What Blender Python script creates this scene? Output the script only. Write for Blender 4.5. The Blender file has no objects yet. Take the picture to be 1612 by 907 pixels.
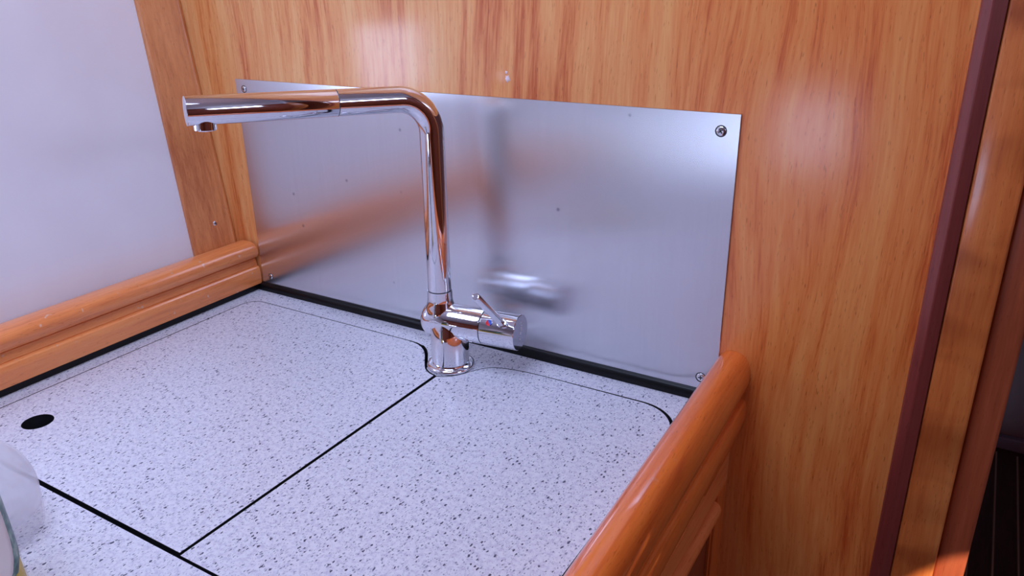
import bpy, bmesh, math, random
from mathutils import Vector, Matrix
random.seed(4)
S = bpy.context.scene
C = S.collection

# ------------------------------------------------------------------ camera
cam_data = bpy.data.cameras.new('camera')
cam = bpy.data.objects.new('camera', cam_data)
C.objects.link(cam)
right = Vector((0.85889699, 0.51196538, -0.01368993))
down = Vector((0.17779502, -0.32313207, -0.92950234))
fwd = Vector((-0.48029667, 0.79591276, -0.36856206))
M = Matrix((right, -down, -fwd)).transposed().to_4x4()
M.translation = Vector((0.84564968, -0.7119853, 0.41001659))
cam.matrix_world = M
cam_data.sensor_fit = 'HORIZONTAL'
cam_data.sensor_width = 36.0
cam_data.lens = 1224.2645 / 1612 * 36.0
cam_data.shift_y = 0.0
cam_data.clip_start = 0.02
S.camera = cam

# ------------------------------------------------------------------ world, light, exposure
S.view_settings.view_transform = 'Standard'
S.view_settings.look = 'None'
S.view_settings.gamma = 1.0
S.view_settings.exposure = 0.07
w = bpy.data.worlds.new('daylight')
S.world = w
w.use_nodes = True
bg = w.node_tree.nodes['Background']
bg.inputs[0].default_value = (0.72, 0.78, 1.0, 1)
bg.inputs[1].default_value = 1.0


def area(name, loc, direction, sx, sy, power, col):
    d = bpy.data.lights.new(name, 'AREA')
    d.shape = 'RECTANGLE'; d.size = sx; d.size_y = sy
    d.energy = power; d.color = col
    o = bpy.data.objects.new(name, d); C.objects.link(o)
    o.location = loc
    o.rotation_euler = Vector(direction).to_track_quat('-Z', 'Y').to_euler()
    return o


DAY = (0.54, 0.66, 1.0)
# daylight through the assumed deck hatch, hull-side window (left, outside the frame) and companionway
area('assumed_hatch_daylight', (0.42, -0.64, 1.055), (0, 0, -1), 0.60, 0.60, 8.8, DAY)
area('assumed_hull_window_daylight', (-0.105, -0.43, 0.28), (1, 0, -0.05), 0.20, 0.12, 0.7, DAY)
area('assumed_companionway_daylight', (0.26, -2.615, -0.18), (0, 1, 0), 0.28, 0.30, 2.0, DAY)
area('side_fill', (2.335, -0.62, 0.78), (-1, 0.05, -0.35), 0.60, 0.24, 4.4, DAY)  # unseen fill lamp, added to brighten the hull liner and aisle side
# added spot lamp in the room: stands in for sun on the door post
sp = bpy.data.lights.new('added_sun_patch_spot', 'SPOT')
sp.energy = 130.0; sp.color = (1.0, 0.90, 0.80); sp.shadow_soft_size = 0.006
sp.spot_size = math.radians(6.6); sp.spot_blend = 0.12
so_ = bpy.data.objects.new('added_sun_patch_spot', sp); C.objects.link(so_)
so_.location = (1.55, -0.80, 0.55)
so_.rotation_euler = (Vector((0.930, 0.0, -0.165)) - Vector(so_.location)).to_track_quat('-Z', 'Y').to_euler()

# ------------------------------------------------------------------ materials


def mat(name):
    m = bpy.data.materials.new(name); m.use_nodes = True
    return m, m.node_tree, m.node_tree.nodes['Principled BSDF']


def nd(t, typ, **kw):
    n = t.nodes.new(typ)
    for k, v in kw.items():
        if k in n.inputs.keys():
            n.inputs[k].default_value = v
        else:
            setattr(n, k, v)
    return n


def ramp(t, stops, src=None):
    r = t.nodes.new('ShaderNodeValToRGB')
    e = r.color_ramp.elements
    while len(e) < len(stops):
        e.new(0.5)
    for i, (p_, c_) in enumerate(stops):
        e[i].position = p_
        e[i].color = c_ if len(c_) == 4 else (*c_, 1)
    if src is not None:
        t.links.new(src, r.inputs[0])
    return r


def srgb(r, g, b):
    f = lambda c: c / 12.92 if c <= 0.04045 else ((c + 0.055) / 1.055) ** 2.4
    return (f(r / 255), f(g / 255), f(b / 255))


def plain(name, col, rough=0.5, metal=0.0, **kw):
    m, t, b = mat(name)
    b.inputs['Base Color'].default_value = (*col, 1)
    b.inputs['Roughness'].default_value = rough
    b.inputs['Metallic'].default_value = metal
    for k, v in kw.items():
        b.inputs[k].default_value = v
    return m


def wood(name, axis, dark, mid, light, rough=0.22, coat=0.6, broad=13.0, flame=0.0, stops=(0.36, 0.50, 0.66), scuff=0.0, spec=0.5, tone=False, coat_ior=1.5):
    """varnished wood; grain runs along the given axis (0, 1, 2)"""
    m, t, b = mat(name)
    L = t.links.new
    co = nd(t, 'ShaderNodeTexCoord')
    src = co.outputs['Object']
    if flame:
        mpw = nd(t, 'ShaderNodeMapping'); sw = [5.0] * 3; sw[axis] = 2.2; mpw.inputs['Scale'].default_value = sw
        L(src, mpw.inputs[0])
        nw = nd(t, 'ShaderNodeTexNoise', Scale=1.0, Detail=1.5, Roughness=0.5); L(mpw.outputs[0], nw.inputs['Vector'])
        ma = nd(t, 'ShaderNodeVectorMath', operation='MULTIPLY_ADD'); ma.inputs[1].default_value = (flame, 0, 0)
        L(nw.outputs['Color'], ma.inputs[0]); L(src, ma.inputs[2]); src = ma.outputs[0]

    def mapped(across, along, off=0.0):
        mp = nd(t, 'ShaderNodeMapping')
        s = [across] * 3; s[axis] = along
        mp.inputs['Scale'].default_value = s
        mp.inputs['Location'].default_value = (off, off * 0.7, off * 1.3)
        L(src, mp.inputs[0])
        return mp.outputs[0]
    n1 = nd(t, 'ShaderNodeTexNoise', Scale=1.0, Detail=4.0, Roughness=0.55, Distortion=0.5)
    L(mapped(broad, broad * 0.10, 3.1), n1.inputs['Vector'])
    n2 = nd(t, 'ShaderNodeTexNoise', Scale=1.0, Detail=3.0, Roughness=0.6, Distortion=0.25)
    L(mapped(broad * 5.5, broad * 0.30, 1.7), n2.inputs['Vector'])
    n3 = nd(t, 'ShaderNodeTexNoise', Scale=1.0, Detail=2.0, Roughness=0.7)
    L(mapped(420, 22), n3.inputs['Vector'])
    mx = nd(t, 'ShaderNodeMix', data_type='FLOAT'); mx.inputs[0].default_value = 0.52
    L(n1.outputs[0], mx.inputs[2]); L(n2.outputs[0], mx.inputs[3])
    mx2 = nd(t, 'ShaderNodeMix', data_type='FLOAT'); mx2.inputs[0].default_value = 0.24
    L(mx.outputs[0], mx2.inputs[2]); L(n3.outputs[0], mx2.inputs[3])
    r = ramp(t, [(stops[0], dark), (stops[1], mid), (stops[2], light)], mx2.outputs[0])
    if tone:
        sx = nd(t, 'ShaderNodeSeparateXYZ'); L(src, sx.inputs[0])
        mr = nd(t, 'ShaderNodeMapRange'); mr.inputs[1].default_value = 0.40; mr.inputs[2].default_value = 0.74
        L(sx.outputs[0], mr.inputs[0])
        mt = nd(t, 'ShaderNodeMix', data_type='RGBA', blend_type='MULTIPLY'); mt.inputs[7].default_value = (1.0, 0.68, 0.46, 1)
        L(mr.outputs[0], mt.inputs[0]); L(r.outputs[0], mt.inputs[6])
    # pores: short dark dashes
    n4 = nd(t, 'ShaderNodeTexNoise', Scale=1.0, Detail=1.0, Roughness=0.5)
    L(mapped(900, 110, 9.0), n4.inputs['Vector'])
    rp = ramp(t, [(0.66, (0, 0, 0)), (0.76, (1, 1, 1))], n4.outputs[0])
    mm = nd(t, 'ShaderNodeMix', data_type='RGBA', blend_type='MULTIPLY')
    mm.inputs[7].default_value = (0.72, 0.62, 0.54, 1)
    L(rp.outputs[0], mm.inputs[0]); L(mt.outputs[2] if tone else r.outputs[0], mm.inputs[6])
    col = mm.outputs[2]
    if scuff:
        n5 = nd(t, 'ShaderNodeTexNoise', Scale=70.0, Detail=2.0, Roughness=0.6)
        L(co.outputs['Object'], n5.inputs['Vector'])
        rs = ramp(t, [(0.685, (0, 0, 0)), (0.715, (1, 1, 1))], n5.outputs[0])
        ms = nd(t, 'ShaderNodeMix', data_type='RGBA'); ms.inputs[7].default_value = (*srgb(226, 176, 150), 1)
        sc = nd(t, 'ShaderNodeMath', operation='MULTIPLY'); sc.inputs[1].default_value = scuff
        L(rs.outputs[0], sc.inputs[0]); L(sc.outputs[0], ms.inputs[0]); L(col, ms.inputs[6])
        col = ms.outputs[2]
    L(col, b.inputs['Base Color'])
    b.inputs['Roughness'].default_value = 0.42
    b.inputs['Specular IOR Level'].default_value = spec
    b.inputs['Coat Weight'].default_value = coat
    b.inputs['Coat Roughness'].default_value = rough
    b.inputs['Coat IOR'].default_value = coat_ior
    bp = nd(t, 'ShaderNodeBump', Strength=0.12, Distance=0.0006)
    L(mx2.outputs[0], bp.inputs['Height'])
    L(bp.outputs[0], b.inputs['Normal']); L(bp.outputs[0], b.inputs['Coat Normal'])
    return m


V_D, V_M, V_L = srgb(208, 102, 44), srgb(238, 155, 88), srgb(248, 187, 120)
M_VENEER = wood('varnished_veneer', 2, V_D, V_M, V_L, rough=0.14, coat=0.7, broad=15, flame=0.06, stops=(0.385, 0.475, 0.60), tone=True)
M_RAIL = wood('varnished_rail', 1, srgb(214, 114, 56), srgb(240, 142, 76), srgb(248, 162, 94), rough=0.2, coat=0.8, broad=20, scuff=0.9)
M_RAILR = wood('varnished_rail_dark', 1, srgb(214, 92, 30), srgb(236, 114, 40), srgb(244, 134, 54), rough=0.07, coat=1.0, coat_ior=1.75, broad=24, scuff=0.15)
M_BOARD = wood('varnished_board', 2, srgb(190, 106, 56), srgb(216, 136, 78), srgb(230, 156, 96), rough=0.25, coat=0.5, broad=22)
M_CAB = wood('cabinet_wood', 1, srgb(214, 106, 50), srgb(240, 136, 72), srgb(248, 156, 92), rough=0.25, coat=0.6, broad=26)
M_CABV = wood('cabinet_wood_upright', 2, srgb(196, 84, 30), srgb(220, 106, 40), srgb(232, 126, 54), rough=0.25, coat=0.6, broad=26)
M_PANEL = wood('red_door_panel', 2, srgb(118, 48, 28), srgb(134, 58, 34), srgb(148, 68, 40), rough=0.3, coat=0.5, broad=26)
M_STRIP = wood('mahogany_strip', 2, srgb(122, 48, 42), srgb(134, 56, 48), srgb(146, 64, 54), rough=0.3, coat=0.3, broad=30)
M_JAMB = wood('mahogany_jamb', 2, srgb(150, 70, 40), srgb(172, 82, 48), srgb(188, 96, 58), rough=0.35, coat=0.3, broad=30)


def figured():
    """post veneer with dark ripple figure across the grain"""
    m = wood('figured_post', 2, srgb(200, 96, 42), srgb(222, 120, 56), srgb(232, 142, 74), rough=0.14, coat=0.8, broad=24)
    t = m.node_tree; L = t.links.new
    b = t.nodes['Principled BSDF']
    src = b.inputs['Base Color'].links[0].from_socket
    co = nd(t, 'ShaderNodeTexCoord')
    mp = nd(t, 'ShaderNodeMapping'); mp.inputs['Scale'].default_value = (9, 9, 17); mp.inputs['Rotation'].default_value = (0, -0.45, 0)
    L(co.outputs['Object'], mp.inputs[0])
    n = nd(t, 'ShaderNodeTexNoise', Scale=1.0, Detail=2.0, Roughness=0.5, Distortion=0.4)
    L(mp.outputs[0], n.inputs['Vector'])
    r = ramp(t, [(0.42, (0, 0, 0)), (0.70, (1, 1, 1))], n.outputs[0])
    mx = nd(t, 'ShaderNodeMix', data_type='RGBA', blend_type='MULTIPLY'); mx.inputs[7].default_value = (0.50, 0.36, 0.28, 1)
    L(r.outputs[0], mx.inputs[0]); L(src, mx.inputs[6]); L(mx.outputs[2], b.inputs['Base Color'])
    return m


M_POST = figured()


def laminate():
    m, t, b = mat('speckled_laminate'); L = t.links.new
    co = nd(t, 'ShaderNodeTexCoord')
    col = None
    base = srgb(218, 215, 222)
    n0 = nd(t, 'ShaderNodeTexNoise', Scale=220.0, Detail=3.0, Roughness=0.7)
    L(co.outputs['Object'], n0.inputs['Vector'])
    r0 = ramp(t, [(0.34, srgb(196, 190, 206)), (0.52, base), (0.75, srgb(226, 224, 230))], n0.outputs[0])
    col = r0.outputs[0]
    warp = nd(t, 'ShaderNodeTexNoise', Scale=420.0, Detail=1.0)
    L(co.outputs['Object'], warp.inputs['Vector'])
    wv = nd(t, 'ShaderNodeVectorMath', operation='MULTIPLY_ADD')
    wv.inputs[1].default_value = (0.0022, 0.0022, 0.0)
    L(warp.outputs['Color'], wv.inputs[0]); L(co.outputs['Object'], wv.inputs[2])
    st = nd(t, 'ShaderNodeMapping'); st.inputs['Scale'].default_value = (1.35, 0.72, 1.0); st.inputs['Rotation'].default_value = (0, 0, 0.35)
    L(wv.outputs[0], st.inputs[0])
    for scale, frac, rad, c_, a in ((560, 0.34, 0.36, srgb(150, 148, 164), 0.55), (340, 0.24, 0.30, srgb(112, 114, 130), 0.8), (210, 0.15, 0.25, srgb(46, 46, 72), 0.95)):
        v = nd(t, 'ShaderNodeTexVoronoi', voronoi_dimensions='2D', Scale=scale, Randomness=1.0)
        L(st.outputs[0], v.inputs['Vector'])
        sep = nd(t, 'ShaderNodeSeparateColor'); L(v.outputs['Color'], sep.inputs[0])
        keep = nd(t, 'ShaderNodeMath', operation='LESS_THAN'); keep.inputs[1].default_value = frac
        L(sep.outputs[0], keep.inputs[0])
        rr = nd(t, 'ShaderNodeMath', operation='MULTIPLY_ADD'); rr.inputs[1].default_value = rad * 0.6; rr.inputs[2].default_value = rad * 0.5
        L(sep.outputs[1], rr.inputs[0])
        ins = nd(t, 'ShaderNodeMath', operation='LESS_THAN'); L(v.outputs['Distance'], ins.inputs[0]); L(rr.outputs[0], ins.inputs[1])
        f = nd(t, 'ShaderNodeMath', operation='MULTIPLY'); L(keep.outputs[0], f.inputs[0]); L(ins.outputs[0], f.inputs[1])
        f2 = nd(t, 'ShaderNodeMath', operation='MULTIPLY'); f2.inputs[1].default_value = a; L(f.outputs[0], f2.inputs[0])
        mx = nd(t, 'ShaderNodeMix', data_type='RGBA'); mx.inputs[7].default_value = (*c_, 1)
        L(f2.outputs[0], mx.inputs[0]); L(col, mx.inputs[6]); col = mx.outputs[2]
    L(col, b.inputs['Base Color'])
    b.inputs['Roughness'].default_value = 0.32
    b.inputs['Specular IOR Level'].default_value = 0.5
    bp = nd(t, 'ShaderNodeBump', Strength=0.10, Distance=0.0004)
    L(n0.outputs[0], bp.inputs['Height']); L(bp.outputs[0], b.inputs['Normal'])
    return m


M_LAM = laminate()


def vinyl():
    m, t, b = mat('white_liner'); L = t.links.new
    co = nd(t, 'ShaderNodeTexCoord')
    n = nd(t, 'ShaderNodeTexNoise', Scale=9.0, Detail=2.0, Roughness=0.5); L(co.outputs['Object'], n.inputs['Vector'])
    r = ramp(t, [(0.3, srgb(234, 230, 236)), (0.7, srgb(240, 238, 244))], n.outputs[0])
    L(r.outputs[0], b.inputs['Base Color'])
    b.inputs['Roughness'].default_value = 0.45
    n2 = nd(t, 'ShaderNodeTexNoise', Scale=260.0, Detail=2.0); L(co.outputs['Object'], n2.inputs['Vector'])
    bp = nd(t, 'ShaderNodeBump', Strength=0.12, Distance=0.0006)
    L(n2.outputs[0], bp.inputs['Height']); L(bp.outputs[0], b.inputs['Normal'])
    return m


M_LINER = vinyl()


def steel():
    m, t, b = mat('brushed_steel'); L = t.links.new
    co = nd(t, 'ShaderNodeTexCoord')
    mp = nd(t, 'ShaderNodeMapping'); mp.inputs['Scale'].default_value = (700, 700, 10); L(co.outputs['Object'], mp.inputs[0])
    n = nd(t, 'ShaderNodeTexNoise', Scale=1.0, Detail=3.0, Roughness=0.6); L(mp.outputs[0], n.inputs['Vector'])
    r = ramp(t, [(0.3, (0.71, 0.71, 0.74)), (0.7, (0.745, 0.745, 0.775))], n.outputs[0])
    # a few small dark spots
    v = nd(t, 'ShaderNodeTexVoronoi', Scale=26.0); L(co.outputs['Object'], v.inputs['Vector'])
    rs = ramp(t, [(0.035, (0.55, 0.55, 0.6)), (0.075, (1, 1, 1))], v.outputs['Distance'])
    mx = nd(t, 'ShaderNodeMix', data_type='RGBA', blend_type='MULTIPLY'); mx.inputs[0].default_value = 1.0
    L(r.outputs[0], mx.inputs[6]); L(rs.outputs[0], mx.inputs[7]); L(mx.outputs[2], b.inputs['Base Color'])
    b.inputs['Metallic'].default_value = 1.0
    b.inputs['Roughness'].default_value = 0.22
    b.inputs['Anisotropic'].default_value = 0.9
    tg = nd(t, 'ShaderNodeCombineXYZ'); tg.inputs[0].default_value = 1.0
    L(tg.outputs[0], b.inputs['Tangent'])
    n2 = nd(t, 'ShaderNodeTexNoise', Scale=3.2, Detail=1.0); L(co.outputs['Object'], n2.inputs['Vector'])
    bp = nd(t, 'ShaderNodeBump', Strength=0.5, Distance=0.004)
    L(n2.outputs[0], bp.inputs['Height'])
    bp2 = nd(t, 'ShaderNodeBump', Strength=0.02, Distance=0.0001)
    L(n.outputs[0], bp2.inputs['Height']); L(bp.outputs[0], bp2.inputs['Normal'])
    L(bp2.outputs[0], b.inputs['Normal'])
    return m


M_STEEL = steel()
M_CHROME = plain('chrome', (0.80, 0.80, 0.84), 0.045, 1.0)
M_CAP_REFLECTION = plain('chrome_cap_reflection', (0.52, 0.50, 0.56), 0.06, 1.0)  # darker chrome: the barrel end's dim reflection is put into the colour
M_SEAM = plain('dark_seam', (0.05, 0.05, 0.06), 0.4)
M_SCREW = plain('steel_screw', (0.80, 0.80, 0.82), 0.22, 1.0)
M_BLACK = plain('black_rubber', (0.004, 0.004, 0.005), 0.35)
M_BLACK.node_tree.nodes['Principled BSDF'].inputs['Specular IOR Level'].default_value = 0.25
M_EDGE = plain('dark_lid_edge', (0.012, 0.012, 0.014), 0.45)
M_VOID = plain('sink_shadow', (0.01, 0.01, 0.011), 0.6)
M_RED = plain('red_enamel', srgb(222, 40, 48), 0.25)
M_BLUE = plain('blue_enamel', srgb(52, 86, 190), 0.25)
M_ETCH = plain('etched_mark', (0.85, 0.85, 0.9), 0.6)
M_WHITE = plain('deckhead_white', srgb(226, 222, 230), 0.5)
M_SOLE = wood('teak_sole', 1, srgb(58, 36, 26), srgb(74, 48, 34), srgb(90, 60, 42), rough=0.4, coat=0.2, broad=30)
M_HOLLY = plain('holly_inlay', srgb(190, 176, 160), 0.4)
M_GREY = plain('grey_locker_front', srgb(150, 144, 158), 0.5)
M_SILL = plain('blue_grey_sill', srgb(150, 158, 190), 0.35)


def clear(name, col, tint, haze, rough=0.08, rim=0.5, z0=None, z1=None, haze0=0.0, milky=0.0):
    """thin clear or milky plastic: see-through with a body colour, stronger at the rim"""
    m, t, b = mat(name); L = t.links.new
    out = [n for n in t.nodes if n.type == 'OUTPUT_MATERIAL'][0]
    b.inputs['Base Color'].default_value = (*col, 1)
    b.inputs['Roughness'].default_value = rough
    tr = nd(t, 'ShaderNodeBsdfTransparent'); tr.inputs[0].default_value = (*tint, 1)
    lw = nd(t, 'ShaderNodeLayerWeight', Blend=0.35)
    pw = nd(t, 'ShaderNodeMath', operation='POWER'); pw.inputs[1].default_value = 3.0
    L(lw.outputs['Facing'], pw.inputs[0])
    ml = nd(t, 'ShaderNodeMath', operation='MULTIPLY_ADD', use_clamp=True); ml.inputs[1].default_value = rim; ml.inputs[2].default_value = haze
    L(pw.outputs[0], ml.inputs[0])
    if z0 is not None:
        co = nd(t, 'ShaderNodeTexCoord'); sx = nd(t, 'ShaderNodeSeparateXYZ'); L(co.outputs['Object'], sx.inputs[0])
        mr = nd(t, 'ShaderNodeMapRange'); mr.inputs[1].default_value = z0; mr.inputs[2].default_value = z1
        mr.inputs[3].default_value = haze0; mr.inputs[4].default_value = haze
        L(sx.outputs[2], mr.inputs[0]); L(mr.outputs[0], ml.inputs[2])
    mx = nd(t, 'ShaderNodeMixShader')
    L(ml.outputs[0], mx.inputs[0]); L(tr.outputs[0], mx.inputs[1]); L(b.outputs[0], mx.inputs[2])
    if milky:
        tl = nd(t, 'ShaderNodeBsdfTranslucent'); tl.inputs[0].default_value = (*col, 1)
        mk = nd(t, 'ShaderNodeMixShader'); mk.inputs[0].default_value = milky
        L(b.outputs[0], mk.inputs[1]); L(tl.outputs[0], mk.inputs[2]); L(mk.outputs[0], mx.inputs[2])
    L(mx.outputs[0], out.inputs['Surface'])
    return m


M_CLEAR = clear('hazy_plastic', (0.95, 0.95, 0.98), (1.0, 1.0, 1.0), 0.44, 0.10, 0.08, 0.004, 0.040, 0.02, 0.55)
M_SOAPB = clear('soap_bottle_plastic', (0.80, 0.80, 0.78), (0.99, 0.99, 0.97), 0.05, 0.05, 0.35)
M_SOAP = clear('yellow_soap', (1.0, 0.80, 0.008), (1.0, 0.88, 0.08), 0.62, 0.08, 0.2, milky=0.55)
M_LABW = plain('white_label', srgb(236, 230, 226), 0.4)


def green_label():
    m, t, b = mat('green_label'); L = t.links.new
    co = nd(t, 'ShaderNodeTexCoord')
    n = nd(t, 'ShaderNodeTexNoise', Scale=170.0, Detail=3.0); L(co.outputs['Object'], n.inputs['Vector'])
    r = ramp(t, [(0.35, srgb(40, 88, 88)), (0.55, srgb(88, 128, 116)), (0.72, srgb(150, 174, 158))], n.outputs[0])
    L(r.outputs[0], b.inputs['Base Color']); b.inputs['Roughness'].default_value = 0.35
    return m


M_LABG = green_label()

# ------------------------------------------------------------------ mesh helpers


def obj(name, bm, m, parent=None, smooth=False, kind=None):
    me = bpy.data.meshes.new(name)
    bmesh.ops.recalc_face_normals(bm, faces=bm.faces)
    if smooth is True:
        for f in bm.faces: f.smooth = True
    elif smooth:
        for f in bm.faces: f.smooth = True
        for e in bm.edges:
            if len(e.link_faces) == 2 and e.calc_face_angle(0) > smooth:
                e.smooth = False
    bm.to_mesh(me); bm.free()
    for mm in (m if isinstance(m, (list, tuple)) else [m]):
        me.materials.append(mm)
    o = bpy.data.objects.new(name, me); C.objects.link(o)
    if parent is not None:
        o.parent = parent
        o.matrix_parent_inverse = Matrix.Translation(-parent.location) if parent.type == 'EMPTY' and parent.parent is None else Matrix.Identity(4)
    if kind: o['kind'] = kind
    return o


def thing(name, label, cat, loc=(0, 0, 0), group=None):
    o = bpy.data.objects.new(name, None); C.objects.link(o)
    o.empty_display_size = 0.02
    o.location = loc; o['label'] = label; o['category'] = cat
    if group: o['group'] = group
    return o


def tag(o, label, cat, group=None):
    o['label'] = label; o['category'] = cat
    if group: o['group'] = group
    return o


def box(bm, x0, x1, y0, y1, z0, z1):
    vs = [bm.verts.new((x, y, z)) for z in (z0, z1) for y in (y0, y1) for x in (x0, x1)]
    for f in ((0, 2, 3, 1), (4, 5, 7, 6), (0, 1, 5, 4), (2, 6, 7, 3), (0, 4, 6, 2), (1, 3, 7, 5)):
        bm.faces.new([vs[i] for i in f])
    return vs


def boxm(x0, x1, y0, y1, z0, z1, bev=0.0, seg=2):
    bm = bmesh.new(); box(bm, x0, x1, y0, y1, z0, z1)
    if bev:
        bmesh.ops.bevel(bm, geom=bm.edges[:], offset=bev, segments=seg, affect='EDGES', profile=0.5)
    return bm


def extr(bm, prof, axis, a, b):
    """closed 2-D profile swept along an axis (profile in the two other axes)"""
    def p3(q, s):
        if axis == 0: return (s, q[0], q[1])
        if axis == 1: return (q[0], s, q[1])
        return (q[0], q[1], s)
    A = [bm.verts.new(p3(q, a)) for q in prof]; Bv = [bm.verts.new(p3(q, b)) for q in prof]
    n = len(prof)
    for i in range(n):
        bm.faces.new((A[i], A[(i + 1) % n], Bv[(i + 1) % n], Bv[i]))
    bm.faces.new(A); bm.faces.new(Bv[::-1])
    return A, Bv


def frame(d):
    d = Vector(d).normalized()
    u = d.cross(Vector((0, 0, 1)))
    if u.length < 1e-4: u = Vector((1, 0, 0))
    u.normalize(); v = d.cross(u).normalized()
    return d, u, v


def lathe(bm, o, d, prof, n=48, close=True):
    """revolve (radius, distance along d) pairs"""
    o = Vector(o); d, u, v = frame(d)
    rings = []
    for r, s in prof:
        if r < 1e-7:
            rings.append([bm.verts.new(o + d * s)])
        else:
            rings.append([bm.verts.new(o + d * s + (u * math.cos(2 * math.pi * k / n) + v * math.sin(2 * math.pi * k / n)) * r) for k in range(n)])
    for A, B_ in zip(rings, rings[1:]):
        for k in range(n):
            k2 = (k + 1) % n
            q = [A[k % len(A)], A[k2 % len(A)], B_[k2 % len(B_)], B_[k % len(B_)]]
            q2 = []
            for x in q:
                if x not in q2: q2.append(x)
            if len(q2) > 2: bm.faces.new(q2)
    if close:
        for R_ in (rings[0], rings[-1]):
            if len(R_) > 2: bm.faces.new(R_)
    return rings


def tube(bm, pts, r, n=40, caps=True):
    pts = [Vector(q) for q in pts]
    rings = []; u = None
    for i, q in enumerate(pts):
        tdir = (pts[min(i + 1, len(pts) - 1)] - pts[max(i - 1, 0)]).normalized()
        if u is None:
            u = tdir.orthogonal().normalized()
        else:
            u = (u - tdir * u.dot(tdir)).normalized()
        v = tdir.cross(u)
        rr = r[i] if isinstance(r, (list, tuple)) else r
        rings.append([bm.verts.new(q + (u * math.cos(2 * math.pi * k / n) + v * math.sin(2 * math.pi * k / n)) * rr) for k in range(n)])
    for A, B_ in zip(rings, rings[1:]):
        for k in range(n):
            bm.faces.new((A[k], A[(k + 1) % n], B_[(k + 1) % n], B_[k]))
    if caps:
        bm.faces.new(rings[0][::-1]); bm.faces.new(rings[-1])


def struct(name, bm, m, parent=None, smooth=False):
    o = obj(name, bm, m, parent, smooth)
    o['kind'] = 'structure'
    return o


# ------------------------------------------------------------------ the room (setting)
ZF, ZC = -0.90, 1.08
X0, X1, Y0 = -0.30, 2.35, -2.6

lean = lambda z: -0.0385 - 0.122 * z       # face of the leaning hull-side board

# back bulkhead, veneered, up to the doorway
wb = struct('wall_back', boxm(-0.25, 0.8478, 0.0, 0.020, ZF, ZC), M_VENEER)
struct('wall_above_door', boxm(0.8472, X1, 0.0, 0.020, 0.98, ZC), M_WHITE)
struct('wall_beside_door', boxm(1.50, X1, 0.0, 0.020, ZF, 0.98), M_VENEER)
# leaning white hull liner on the left
bm = bmesh.new()
off = 0.006
WY0, WY1, WZ0, WZ1 = -0.53, -0.33, 0.22, 0.34      # assumed hull window opening


def liner(y0, y1, z0, z1):
    extr(bm, [(lean(z0) - off, z0), (lean(z1) - off, z1), (lean(z1) - off - 0.02, z1), (lean(z0) - off - 0.02, z0)], 1, y0, y1)


liner(Y0, -0.0005, ZF, WZ0); liner(Y0, -0.0005, WZ1, ZC)
liner(Y0, WY0, WZ0, WZ1); liner(WY1, -0.0005, WZ0, WZ1)
struct('wall_left', bm, M_LINER)
struct('floor', boxm(X0, X1, Y0, 0.0, ZF - 0.02, ZF), M_SOLE)
# deckhead with an assumed hatch opening
bm = bmesh.new()
hx0, hx1, hy0, hy1 = 0.12, 0.72, -0.94, -0.34
for a in ((X0, hx0, Y0, 0.02), (hx1, X1, Y0, 0.02), (hx0, hx1, Y0, hy0), (hx0, hx1, hy1, 0.02)):
    box(bm, *a, ZC, ZC + 0.03)
struct('ceiling', bm, M_WHITE)
# right side, opening added for the fill lamp; after end, assumed companionway
bm = bmesh.new()
for a in ((Y0, 0.02, ZF, 0.65), (Y0, 0.02, 0.91, ZC), (Y0, -0.93, 0.65, 0.91), (-0.31, 0.02, 0.65, 0.91)):
    box(bm, X1, X1 + 0.03, *a)
struct('wall_right', bm, M_JAMB)
bm = bmesh.new()
for a in ((X0, 0.12, ZF, ZC), (0.40, X1, ZF, ZC), (0.12, 0.40, ZF, -0.33), (0.12, 0.40, -0.03, ZC)):
    box(bm, a[0], a[1], Y0 - 0.03, Y0, a[2], a[3])
struct('wall_front', bm, M_JAMB)

# small pale raised spots on the varnish above the splashback
M_PALE_SPOT = plain('pale_spot', srgb(238, 214, 216), 0.15)
for gx, gz, gr in ((0.4145, 0.3143, 0.0030), (0.4128, 0.3205, 0.0016), (0.2690, 0.3990, 0.0042)):
    bm = bmesh.new()
    lathe(bm, (gx, 0.0002, gz), (0, -1, 0), [(gr, 0.0), (gr * 0.86, 0.0004), (gr * 0.5, 0.0007), (0, 0.0008)], 14)
    for v in bm.verts:
        f_ = 1 + 0.28 * math.sin(v.co.x * 2900 + v.co.z * 1700)
        v.co.x = gx + (v.co.x - gx) * f_; v.co.z = gz + (v.co.z - gz) * f_ * 1.2
    obj('pale_spot', bm, M_PALE_SPOT, wb, 1.0)

# board on the hull side, next to the bulkhead
bm = bmesh.new()
prof = []
zz0, zz1 = -0.02, 0.95
n = 12
vs = []
for k in range(n + 1):
    z = zz0 + (zz1 - zz0) * k / n
    x = lean(z)
    ye = -0.0705 + 0.022 * (z - 0.07)
    vs.append([bm.verts.new(q) for q in ((x - 0.006, -0.0003, z), (x, -0.0003, z), (x + 0.0025, -0.003, z), (x + 0.003, -0.006, z), (x + 0.0015, -0.009, z), (x, ye + 0.002, z), (x - 0.0012, ye, z), (x - 0.006, ye, z))])
for a, b_ in zip(vs, vs[1:]):
    for k in range(8):
        bm.faces.new((a[k], a[(k + 1) % 8], b_[(k + 1) % 8], b_[k]))
bm.faces.new(vs[0]); bm.faces.new(vs[-1][::-1])
board = struct('trim_1', bm, M_BOARD, None, 0.6)

# mahogany strip at the end of the bulkhead
bm = bmesh.new()
extr(bm, [(0.8295, 0.0), (0.8300, -0.0045), (0.8312, -0.0060), (0.8372, -0.0088), (0.8384, -0.0088), (0.8470, -0.0046), (0.8470, 0.0)], 2, ZF, 0.97)
strip = struct('trim_2', bm, M_STRIP)

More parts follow.
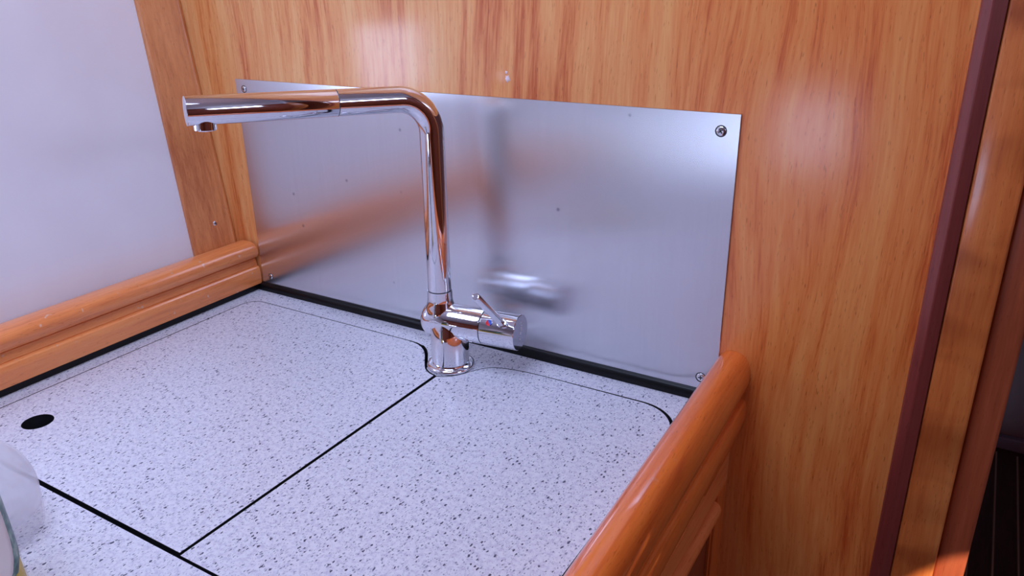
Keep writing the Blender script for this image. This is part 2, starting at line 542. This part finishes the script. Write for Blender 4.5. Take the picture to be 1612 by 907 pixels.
# door post: figured face board plus a set-back mahogany jamb
bm = boxm(0.8478, 0.8828, -0.004, 0.030, ZF, 0.97, 0.0022, 3)
post = struct('trim_3', bm, M_POST, None, 0.7)
bm = boxm(0.8828, 0.9078, 0.004, 0.034, ZF, 0.97, 0.003, 3)
struct('trim_4', bm, M_JAMB, None, 0.7)

# ------------------------------------------------------------------ the cabin beyond the doorway
ZS = -0.83
bm = boxm(0.90, 1.75, 0.034, 1.60, ZS - 0.02, ZS)
sole = struct('floor_beyond', bm, M_SOLE)
first = None
for k in range(14):
    x = 0.945 + 0.0500 * k
    if first is None:
        first = obj('holly_strip', boxm(-0.002, 0.002, 0.06, 1.555, ZS - 0.001, ZS + 0.0006), M_HOLLY, sole); first.location.x = x; o = first
    else:
        o = first.copy(); C.objects.link(o); o.parent = sole; o.location.x = x
struct('wall_far', boxm(0.70, 1.80, 1.60, 1.62, ZS - 0.02, ZC), M_GREY)
struct('baseboard_far', boxm(0.84, 1.80, 1.575, 1.60, ZS, ZS + 0.036, 0.003), M_SILL)
struct('wall_far_left', boxm(0.68, 0.70, 0.034, 1.62, ZS - 0.02, ZC), M_JAMB)
struct('wall_far_right', boxm(1.78, 1.80, 0.034, 1.62, ZS - 0.02, ZC), M_JAMB)
struct('ceiling_beyond', boxm(0.68, 1.80, 0.02, 1.62, 1.0, 1.02), M_WHITE)

# ------------------------------------------------------------------ galley cabinet under the right rail
cab = thing('galley_cabinet', 'varnished wooden galley cabinet with red panelled front below the right rail', 'cabinet', (0.665, -0.5, ZF))
obj('carcass', boxm(0.650, 0.672, -1.05, -0.001, ZF, -0.0305), M_CAB, cab)
obj('face_rail', boxm(0.672, 0.681, -1.05, -0.0008, -0.088, -0.0305, 0.0012), M_CAB, cab)
obj('stile', boxm(0.672, 0.681, -0.034, -0.0008, ZF, -0.0885, 0.0012), M_CABV, cab)
door = obj('door', boxm(0.6722, 0.676, -0.80, -0.0415, -0.80, -0.113), M_PANEL, cab)
# rounded top bead of the door frame and its upright lipping
bm = bmesh.new()
pr_ = [(0.6722, -0.1125), (0.6722, -0.0925)]
pr_ += [(0.678 + 0.009 * math.sin(a), -0.1025 + 0.010 * math.cos(a)) for a in [math.pi * k / 10 for k in range(11)]]
extr(bm, pr_, 1, -0.80, -0.038)
obj('door_bead', bm, M_CAB, door, 0.7)
obj('door_lipping', boxm(0.6722, 0.679, -0.0405, -0.0365, -0.80, -0.1135, 0.0008), M_CABV, door)

# ------------------------------------------------------------------ speckled worktop with its two lids
GX0, GX1 = 0.0170, 0.6390      # lid extents
GY0, GY1 = -0.4300, -0.0385
XC = 0.3722
NOTCH = [(0.092, -0.0385), (0.080, -0.0388), (0.070, -0.0402), (0.060, -0.0440), (0.050, -0.0510), (0.042, -0.0595), (0.035, -0.0690), (0.028, -0.0785), (0.020, -0.0880), (0.010, -0.0945), (0.0, -0.0970)]


def spline(pts, m=4):
    out = []
    P = [pts[0]] + list(pts) + [pts[-1]]
    for i in range(1, len(P) - 2):
        for k in range(m):
            t_ = k / m
            q = []
            for c in (0, 1):
                a, b_, c_, d = P[i - 1][c], P[i][c], P[i + 1][c], P[i + 2][c]
                q.append(0.5 * (2 * b_ + (c_ - a) * t_ + (2 * a - 5 * b_ + 4 * c_ - d) * t_ ** 2 + (3 * b_ - a - 3 * c_ + d) * t_ ** 3))
            out.append(tuple(q))
    out.append(pts[-1])
    return out


NS = spline(NOTCH)
NR = spline([(0.125, -0.0385), (0.100, -0.0390), (0.0764, -0.0408), (0.0500, -0.0468), (0.0380, -0.0560), (0.0310, -0.0660), (0.0240, -0.0790), (0.0150, -0.0905), (0.006, -0.0958), (0.0, -0.0970)])
XF = 0.3722                      # faucet axis


def arc(cx, cy, r, a0, a1, n=14):
    return [(cx + r * math.cos(math.radians(a0 + (a1 - a0) * k / n)), cy + r * math.sin(math.radians(a0 + (a1 - a0) * k / n))) for k in range(n + 1)]


RC = 0.046
left_notch = [(XF - d, y) for d, y in NS if XF - d < XC - 0.0016]
right_notch = [(XF + d, y) for d, y in NR if XF + d > XC + 0.0016]
left_out = [(GX0, GY0)] + [(XC - 0.0016, GY0)] + left_notch[::-1] + arc(GX0 + 0.02, GY1 - 0.02, 0.02, 90, 180, 8)
right_out = [(XC + 0.0016, GY0 - 0.0018), (GX1, GY0 - 0.0018)] + arc(GX1 - RC, GY1 - RC, RC, 0, 90) + right_notch
# opening in the fixed worktop: 1 mm outside the lids, wider at the shaped places
g = 0.0014
hole = [(GX0 - g, GY0 - 0.0046), (GX1 + 0.0035, GY0 - 0.0046)]
hole += arc(GX1 - RC + 0.0022, GY1 - RC + 0.0010, RC + 0.0014, 0, 90)
hn = []
for d, y in NS[::-1]:
    ww = 0.0028 * max(0.0, min(1.0, (0.088 - d) / 0.03)) * (1.0 if d > 0.02 else 0.25)
    hn.append((d, y + g + ww * (0.6 if d > 0.06 else 1.0), ww))
hole += [(XF + d - 0.0004, y + g) for d, y in NR]
hole += [(XF - d + ww * 0.6, y) for d, y, ww in hn[1:]]
hole += arc(GX0 + 0.02, GY1 - 0.02, 0.02 + g, 90, 180, 8)


def slab(outer, holes, z0, z1, bev=0.0):
    bm = bmesh.new()
    edges = []
    for loop in [outer] + holes:
        vs = [bm.verts.new((x, y, z1)) for x, y in loop]
        edges += [bm.edges.new((vs[i], vs[(i + 1) % len(vs)])) for i in range(len(vs))]
    bmesh.ops.triangle_fill(bm, edges=edges, use_beauty=True, use_dissolve=False)
    faces = bm.faces[:]
    for f in faces:
        if f.normal.z < 0: f.normal_flip()
    ret = bmesh.ops.extrude_face_region(bm, geom=faces)
    vs = [v for v in ret['geom'] if isinstance(v, bmesh.types.BMVert)]
    bmesh.ops.translate(bm, vec=(0, 0, z0 - z1), verts=vs)
    bm.normal_update()
    for f in bm.faces:
        if abs(f.normal.z) < 0.5: f.material_index = 1
    return bm


CX0, CX1, CYF = -0.044, 0.6555, -1.05
top = thing('worktop', 'pale grey speckled laminate worktop around the two sink lids', 'worktop', (0.31, -0.5, -0.03))
HC = (0.0782, -0.3745)           # finger hole in the left lid
obj('surround', slab([(CX0, CYF), (CX1, CYF), (CX1, -0.0005), (CX0, -0.0005)], [hole], -0.020, 0.0), [M_LAM, M_EDGE], top)
obj('sink_shade_box', boxm(GX0 - 0.02, GX1 + 0.012, GY0 - 0.02, GY1 + 0.02, -0.0300, -0.0205), M_VOID, top)  # near-black box: the shade below the lid gaps is put into its colour

bm = bmesh.new()
extr(bm, [(-0.0021, 0.0002), (-0.0070, 0.0002), (-0.0071, 0.0050), (-0.0052, 0.0104), (-0.0032, 0.0116), (-0.0021, 0.0116)], 0, -0.0058, 0.6550)
tag(obj('sealing_strip', bm, M_BLACK, None, 0.8), 'black rubber sealing strip along the foot of the steel splashback', 'seal')
bm = bmesh.new()
extr(bm, [(-0.0430, 0.0002), (-0.0064, 0.0002), (-0.0060, 0.0050), (-0.0068, 0.0096), (-0.0430, 0.0098)], 1, CYF, -0.0002)
tag(obj('sealing_strip', bm, M_BLACK, None, 0.8), 'black rubber sealing strip under the scuffed rail at the hull side', 'seal')

lid_l = obj('sink_lid', slab(left_out, [[(HC[0] + 0.0148 * math.cos(2 * math.pi * k / 40), HC[1] + 0.0148 * math.sin(2 * math.pi * k / 40)) for k in range(40)]], -0.0200, 0.0), [M_LAM, M_EDGE])
tag(lid_l, 'left speckled sink lid with a round black finger hole', 'sink lid')
lid_r = obj('sink_lid', slab(right_out, [], -0.0200, 0.0), [M_LAM, M_EDGE])
tag(lid_r, 'right speckled sink lid with rounded corner beside the wooden rail', 'sink lid')

# ------------------------------------------------------------------ fiddle rails


def bead(cx, cz, rx, rz, a0, a1, n=18, e=2.4):
    out = []
    for k in range(n + 1):
        a = math.radians(a0 + (a1 - a0) * k / n)
        c, s = math.cos(a), math.sin(a)
        out.append((cx + rx * abs(c) ** (2 / e) * (1 if c >= 0 else -1), cz + rz * abs(s) ** (2 / e) * (1 if s >= 0 else -1)))
    return out


# left: rounded top bead, fillet groove, lower step flaring to the seal
pl = [(-0.0440, 0.050)]
pl += bead(-0.0215, 0.0570, 0.0225, 0.0135, 176, 90, 10) + bead(-0.0215, 0.0580, 0.0212, 0.0125, 86, -48, 16)
pl += [(-0.0068, 0.0484), (-0.0100, 0.0480), (-0.0112, 0.0470), (-0.0086, 0.0462), (-0.0060, 0.0372), (-0.0066, 0.0360), (-0.0044, 0.0352), (-0.0026, 0.0334), (-0.0014, 0.0300), (-0.0010, 0.0250), (-0.0014, 0.0102), (-0.0440, 0.0102)]
bm = bmesh.new(); extr(bm, pl, 1, CYF, -0.0035)
lr = obj('fiddle_rail', bm, M_RAIL, None, 0.42)
tag(lr, 'scuffed wooden fiddle rail along the white hull side', 'rail')
# right: taller handrail bead, groove, lower step, seen from outside
pr2 = [(0.6560, 0.0006), (0.6560, 0.040)]
pr2 += bead(0.6745, 0.0360, 0.0182, 0.0258, 170, 0, 22, 2.3)
pr2 += bead(0.6745, 0.0360, 0.0182, 0.0260, -4, -62, 9, 2.1)
pr2 += [(0.6815, 0.0136), (0.6790, 0.0118), (0.6835, 0.0112), (0.6870, 0.0110), (0.6895, 0.0100), (0.6912, 0.0080), (0.6924, 0.0030), (0.6926, -0.0090), (0.6905, -0.0220), (0.6865, -0.0285), (0.6820, -0.0300), (0.6690, -0.0300), (0.6690, 0.0006)]
bm = bmesh.new(); extr(bm, pr2, 1, CYF, -0.0008)
rr_ = obj('fiddle_rail', bm, M_RAILR, None, 0.4)
rr_.location = (0.656, -0.0008, 0.0)
for v in rr_.data.vertices: v.co -= Vector((0.656, -0.0008, 0.0))
rr_.rotation_euler.z = math.radians(1.1)
tag(rr_, 'glossy orange wooden fiddle rail on the aisle side, right of worktop', 'rail')

# ------------------------------------------------------------------ screws


def screw(parent, loc, nrm, r=0.0042):
    bm = bmesh.new()
    lathe(bm, loc, nrm, [(r * 1.12, -0.0004), (r * 1.10, 0.0001), (r, 0.0006), (r * 0.7, 0.0010), (0, 0.0011)], 20)
    s = obj('screw', bm, M_SCREW, parent, 0.9)
    d, u, v = frame(nrm)
    bm = bmesh.new()
    rt = random.uniform(0, 1.5)
    a = u * math.cos(rt) + v * math.sin(rt); b_ = v * math.cos(rt) - u * math.sin(rt)
    for p_, q_ in ((a, b_), (b_, a)):
        o_ = Vector(loc) + d * 0.0007
        cs = [o_ + p_ * sx * r * 0.55 + q_ * sy * r * 0.14 + d * sz for sx in (-1, 1) for sy in (-1, 1) for sz in (0, 0.0006)]
        vs = [bm.verts.new(c) for c in cs]
        for f in ((0, 1, 3, 2), (4, 6, 7, 5), (0, 4, 5, 1), (2, 3, 7, 6), (0, 2, 6, 4), (1, 5, 7, 3)):
            bm.faces.new([vs[i] for i in f])
    cr = obj('screw_slot', bm, M_SEAM, s)
    bm = bmesh.new()
    lathe(bm, loc, nrm, [(r * 1.10, -0.0004), (r * 1.10, 0.00025), (r * 1.32, 0.00018), (r * 1.32, -0.0004)], 24, close=False)
    obj('countersink', bm, M_SEAM, s)
    return s


zb = 0.168
screw(board, (lean(0.0985) + 0.0004, -0.029, 0.0985), (1, 0, 0.122), 0.0036)

# ------------------------------------------------------------------ stainless splashback
plate = thing('splashback', 'brushed stainless steel splashback sheet screwed to the wooden bulkhead', 'splashback', (0.33, 0, 0.0106))
bm = boxm(0.0, 0.660, -0.0020, -0.0004, 0.0070, 0.2950, 0.0003, 1)
obj('sheet', bm, M_STEEL, plate)
for x, z in ((0.0147, 0.2826), (0.6428, 0.2787), (0.0168, 0.0220), (0.6434, 0.0251)):
    screw(plate, (x, -0.0020, z), (0, -1, 0), 0.0042 if x > 0.3 else 0.0036)

# ------------------------------------------------------------------ mixer tap
BX, BY = 0.3726, -0.066
tap = thing('kitchen_mixer_tap', 'chrome single-lever galley mixer tap with a long swivel spout', 'tap', (BX, BY, 0.0))
bm = bmesh.new()
lathe(bm, (BX, BY, 0), (0, 0, 1), [(0.0262, 0.0002), (0.0272, 0.0012), (0.0272, 0.0030), (0.0262, 0.0046), (0.0240, 0.0056), (0.0226, 0.0060), (0.0222, 0.0072)], 64)
obj('base_flange', bm, M_CHROME, tap, 0.9)
dv = Vector((0.117, 0.014, 0)).normalized()
CXT, CYT = 0.3615, BY + 0.0008      # riser axis
ZB = 0.0550
bm = bmesh.new()
lathe(bm, (BX, BY, 0), (0, 0, 1), [(0.0214, 0.0060), (0.0214, 0.050), (0.015, 0.060)], 64)
b0 = Vector((BX, BY + 0.0022, ZB)) + dv * (-0.0340)
R_B = 0.0198
prof = [(0, 0.0)] + [(R_B * math.sin(a), 0.014 * (1 - math.cos(a))) for a in [math.pi / 2 * k / 12 for k in range(1, 13)]] + [(R_B, 0.0768), (R_B - 0.0006, 0.0776), (0.010, 0.0776)]
lathe(bm, b0, dv, prof, 64)
# collar that carries the riser
lathe(bm, (CXT, CYT, 0), (0, 0, 1), [(0.0185, 0.058), (0.0180, 0.066), (0.0160, 0.0725), (0.0143, 0.0780), (0.0139, 0.0820), (0.0139, 0.0905)], 64)
obj('body', bm, M_CHROME, tap, 0.9)
bm = bmesh.new()
lathe(bm, b0, dv, [(R_B - 0.0012, 0.0770), (R_B - 0.0012, 0.0792)], 48)
obj('seam', bm, M_SEAM, tap)
bm = bmesh.new()
lathe(bm, (CXT, CYT, 0), (0, 0, 1), [(0.0130, 0.0900), (0.0130, 0.0915)], 48)
obj('seam', bm, M_SEAM, tap)
# cartridge barrel with the lever
bm = bmesh.new()
lathe(bm, b0, dv, [(R_B - 0.0005, 0.0786), (R_B, 0.0792), (R_B, 0.1192), (R_B - 0.0005, 0.1197), (R_B - 0.0006, 0.1190)], 64)
barrel = obj('handle_barrel', bm, M_CHROME, tap, 0.6)
bm = bmesh.new()
lathe(bm, b0, dv, [(R_B - 0.0006, 0.1185), (R_B - 0.0006, 0.1199), (0.0, 0.1200)], 64)
obj('barrel_end', bm, M_CAP_REFLECTION, barrel, 0.6)
# two-colour temperature mark
dx = dv
for nm, mm, a0 in (('hot_mark', M_RED, 0.0), ('cold_mark', M_BLUE, math.pi)):
    bm = bmesh.new()
    ang = math.radians(40)
    radial = Vector((0, 0, 1)) * math.sin(ang) + Vector((dv.y, -dv.x, 0)) * math.cos(ang)
    tang = dv.cross(radial)
    c0 = b0 + dv * 0.0900 + radial * (R_B - 0.0003)
    sp = 0.9
    u1 = dv * math.cos(sp) + tang * math.sin(sp); v1 = tang * math.cos(sp) - dv * math.sin(sp)
    vs = []
    for h in (0.0, 0.0011):
        ring = [c0 + radial * h + (u1 * math.cos(a0 + math.pi * k / 12) + v1 * math.sin(a0 + math.pi * k / 12)) * 0.0034 for k in range(13)]
        vs.append([bm.verts.new(q) for q in ring])
    for k in range(13):
        bm.faces.new((vs[0][k], vs[0][(k + 1) % 13], vs[1][(k + 1) % 13], vs[1][k]))
    bm.faces.new(vs[0]); bm.faces.new(vs[1])
    obj(nm, bm, mm, barrel)
# pin lever
l0 = b0 + dv * 0.1070 + Vector((0.0, -0.0080, 0.0080)); l1 = Vector((0.4500, -0.1265, 0.1217))
ld = (l1 - l0)
bm = bmesh.new()
lathe(bm, l0, ld, [(0.0042, 0.0), (0.0042, ld.length - 0.0008), (0.0038, ld.length), (0.0032, ld.length + 0.0002), (0.0029, ld.length - 0.0008), (0.0, ld.length - 0.0009)], 24)
lever = obj('lever', bm, M_CHROME, tap, 0.6)
bm = bmesh.new()
lp = l0 + ld.normalized() * 0.0112
lathe(bm, lp, ld, [(0.0048, 0.0), (0.0054, 0.0005), (0.0054, 0.0012), (0.0046, 0.0016)], 24)
obj('lever_collar', bm, M_CHROME, barrel, 0.9)

# riser and bend, then the pull-out spout head
E = Vector((0.2430, -0.2650, 0.3065))          # centre of the spout's end
CZ = 0.3000
corner = Vector((CXT, CYT, CZ))
sd = (E - corner).normalized()
RB = 0.036
R_T = 0.0129
t0 = RB * math.tan((math.pi / 2 - math.asin(sd.z) ) / 2)
A = corner - Vector((0, 0, 1)) * t0; Bq = corner + sd * t0
pts = [Vector((CXT, CYT, 0.0912)), Vector((CXT, CYT, 0.15)), Vector((CXT, CYT, 0.2))]
mid = A + (sd - Vector((0, 0, 1)) * sd.z).normalized() * RB
hd = (sd - Vector((0, 0, 1)) * sd.z).normalized()
phi = math.pi / 2 - math.asin(sd.z)
for k in range(17):
    a = phi * k / 16
    pts.append(mid - hd * RB * math.cos(a) + Vector((0, 0, 1)) * RB * math.sin(a))
SEAM = corner + sd * 0.0965
pts.append((pts[-1] + SEAM) / 2); pts.append(SEAM)
bm = bmesh.new(); tube(bm, pts, R_T, 56)
obj('riser', bm, M_CHROME, tap, 0.9)
bm = bmesh.new(); lathe(bm, SEAM, sd, [(R_T - 0.0008, -0.0004), (R_T - 0.0008, 0.0010)], 40)
obj('seam', bm, M_SEAM, tap)
Ls = (E - SEAM).length
bm = bmesh.new()
lathe(bm, SEAM, sd, [(R_T - 0.0004, 0.0006), (R_T, 0.0012), (R_T + 0.0003, Ls - 0.0005), (R_T - 0.0001, Ls), (0, Ls + 0.0001)], 64)
head = obj('spout_head', bm, M_CHROME, tap, 0.6)
bm = bmesh.new()
ax = SEAM + sd * (Ls - 0.0150)
dn = (Vector((0, 0, -1)) + sd * sd.z).normalized()
lathe(bm, ax, dn, [(0.0098, 0.006), (0.0098, 0.0168), (0.0092, 0.0176), (0.0082, 0.0176), (0.0078, 0.0160), (0, 0.0160)], 40)
obj('aerator', bm, M_CHROME, head, 0.6)


def text(name, body, size, m, parent, mw):
    cu = bpy.data.curves.new(name, 'FONT'); cu.body = body; cu.size = size
    cu.align_x = 'CENTER'; cu.align_y = 'CENTER'; cu.extrude = 0.00005
    o = bpy.data.objects.new(name, cu)
    dg = bpy.context.evaluated_depsgraph_get()
    C.objects.link(o); dg.update()
    me = bpy.data.meshes.new_from_object(o.evaluated_get(dg))
    C.objects.unlink(o); bpy.data.objects.remove(o)
    me.materials.append(m)
    o = bpy.data.objects.new(name, me); C.objects.link(o)
    for v in me.vertices: v.co = mw @ v.co
    o.parent = parent
    o.matrix_parent_inverse = Matrix.Translation(-parent.location) if parent.parent is None and parent.type == 'EMPTY' else Matrix.Identity(4)
    return o


# faint etched maker's mark on the end of the barrel, reading upwards
capc = b0 + dv * 0.1201
sidev = Vector((0, 0, 1)).cross(dv).normalized()
tilt = math.radians(72)
ex = sidev * math.cos(tilt) + Vector((0, 0, 1)) * math.sin(tilt)
ey = dv.cross(ex)
mw = Matrix((ex, ey, dv)).transposed().to_4x4(); mw.translation = capc + ex * 0.0015 + sidev * 0.001
text('etched_mark', 'S  INEO', 0.0062, M_ETCH, barrel, mw)

# ------------------------------------------------------------------ clear bottle and dish soap, lower left
cb = thing('clear_bottle', 'clear domed plastic bottle on the worktop behind the yellow soap', 'bottle', (0.2225, -0.4975, 0.0003))
cb_o = Vector((0.2225, -0.4975, 0.0003))
bm = bmesh.new()
R1 = 0.0445
pf = [(0, 0.0), (0.036, 0.0), (0.0405, 0.0015), (0.0425, 0.006), (0.0438, 0.018), (R1, 0.036)]
pf += [(R1 * math.cos(a) ** 0.95, 0.036 + 0.052 * math.sin(a)) for a in [math.radians(8 * k) for k in range(1, 9)]]
pf += [(0.0140, 0.0905), (0.0130, 0.094), (0.0130, 0.104)]
lathe(bm, cb_o, (0, 0, 1), pf + [(0.0120, 0.104), (0.0120, 0.094), (0.0130, 0.0895)] + [(max(0.0, R1 * math.cos(a) ** 0.95 - 0.0011), 0.036 + 0.051 * math.sin(a)) for a in [math.radians(8 * k) for k in range(8, 0, -1)]] + [(R1 - 0.0011, 0.036), (0.0427, 0.018), (0.0414, 0.007), (0.0390, 0.0030), (0.035, 0.0015), (0, 0.0015)], 64, close=False)
obj('shell', bm, M_CLEAR, cb, 0.9)
bm = bmesh.new()
lathe(bm, cb_o, (0, 0, 1), [(0.0, 0.104), (0.0155, 0.104), (0.0155, 0.118), (0.0145, 0.1195), (0, 0.1195)], 40, close=False)
obj('cap', bm, M_WHITE, cb, 0.6)

SBX, SBY = 0.2985, -0.5405
sb = thing('dish_soap_bottle', 'clear soap bottle with yellow liquid and a green and white label', 'bottle', (SBX, SBY, 0.0003))
so = Vector((SBX, SBY, 0.0003))


def soap_r(z):
    if z < 0.10: return 0.0335 - 0.0035 * (z / 0.10)
    t_ = min(1.0, (z - 0.10) / 0.05)
    return 0.0300 - 0.017 * t_ * t_ * (3 - 2 * t_)


bm = bmesh.new()
zs = [0.004 + 0.146 * k / 24 for k in range(25)]
lathe(bm, so, (0, 0, 1), [(0, 0), (0.030, 0)] + [(soap_r(z), z) for z in zs] + [(0.0125, 0.152), (0.0125, 0.162), (0.0115, 0.162), (0.0115, 0.152)] + [(soap_r(z) - 0.0010, z) for z in zs[::-1]] + [(0.029, 0.0012), (0, 0.0012)], 64, close=False)
obj('shell', bm, M_SOAPB, sb, 0.9)
LV = 0.037
bm = bmesh.new()
lathe(bm, so, (0, 0, 1), [(0, 0.0014), (0.0285, 0.0014)] + [(soap_r(z) - 0.0012, z) for z in zs if 0.004 < z < LV] + [(soap_r(LV) - 0.0012, LV), (0, LV)], 64, close=False)
obj('liquid_soap', bm, M_SOAP, sb, 0.6)
bm = bmesh.new()
lathe(bm, so, (0, 0, 1), [(0, 0.162), (0.0150, 0.162), (0.0150, 0.180), (0.0100, 0.182), (0.0060, 0.195), (0, 0.195)], 40, close=False)
obj('cap', bm, M_WHITE, sb, 0.6)


def label_patch(a0, a1, z0, z1, offs, round_=0.35):
    """curved label panel with a rounded outline wrapped on the bottle"""
    bm = bmesh.new()
    na, nz = 24, 14
    grid = []
    for j in range(nz + 1):
        v = j / nz * 2 - 1
        row = []
        for i in range(na + 1):
            u = i / na * 2 - 1
            k = (1 - abs(v) ** 3) ** (1 / 3.0)
            k = 1 - round_ * (1 - k)
            a = math.radians((a0 + a1) / 2 + (a1 - a0) / 2 * u * k)
            z = (z0 + z1) / 2 + (z1 - z0) / 2 * v
            r = soap_r(z) + offs
            row.append(bm.verts.new(so + Vector((r * math.cos(a), r * math.sin(a), z))))
        grid.append(row)
    for r0, r1 in zip(grid, grid[1:]):
        for i in range(na):
            bm.faces.new((r0[i], r0[i + 1], r1[i + 1], r1[i]))
    ret = bmesh.ops.extrude_face_region(bm, geom=bm.faces[:])
    for v in [x for x in ret['geom'] if isinstance(x, bmesh.types.BMVert)]:
        d = (v.co - so); d.z = 0
        v.co += d.normalized() * 0.00015
    return bm


obj('label', label_patch(-157, 70, 0.0225, 0.126, 0.0002, 1.0), M_LABG, sb, True)
obj('label_panel', label_patch(-166, 44, 0.019, 0.126, 0.0005, 1.0), M_LABW, sb, True)
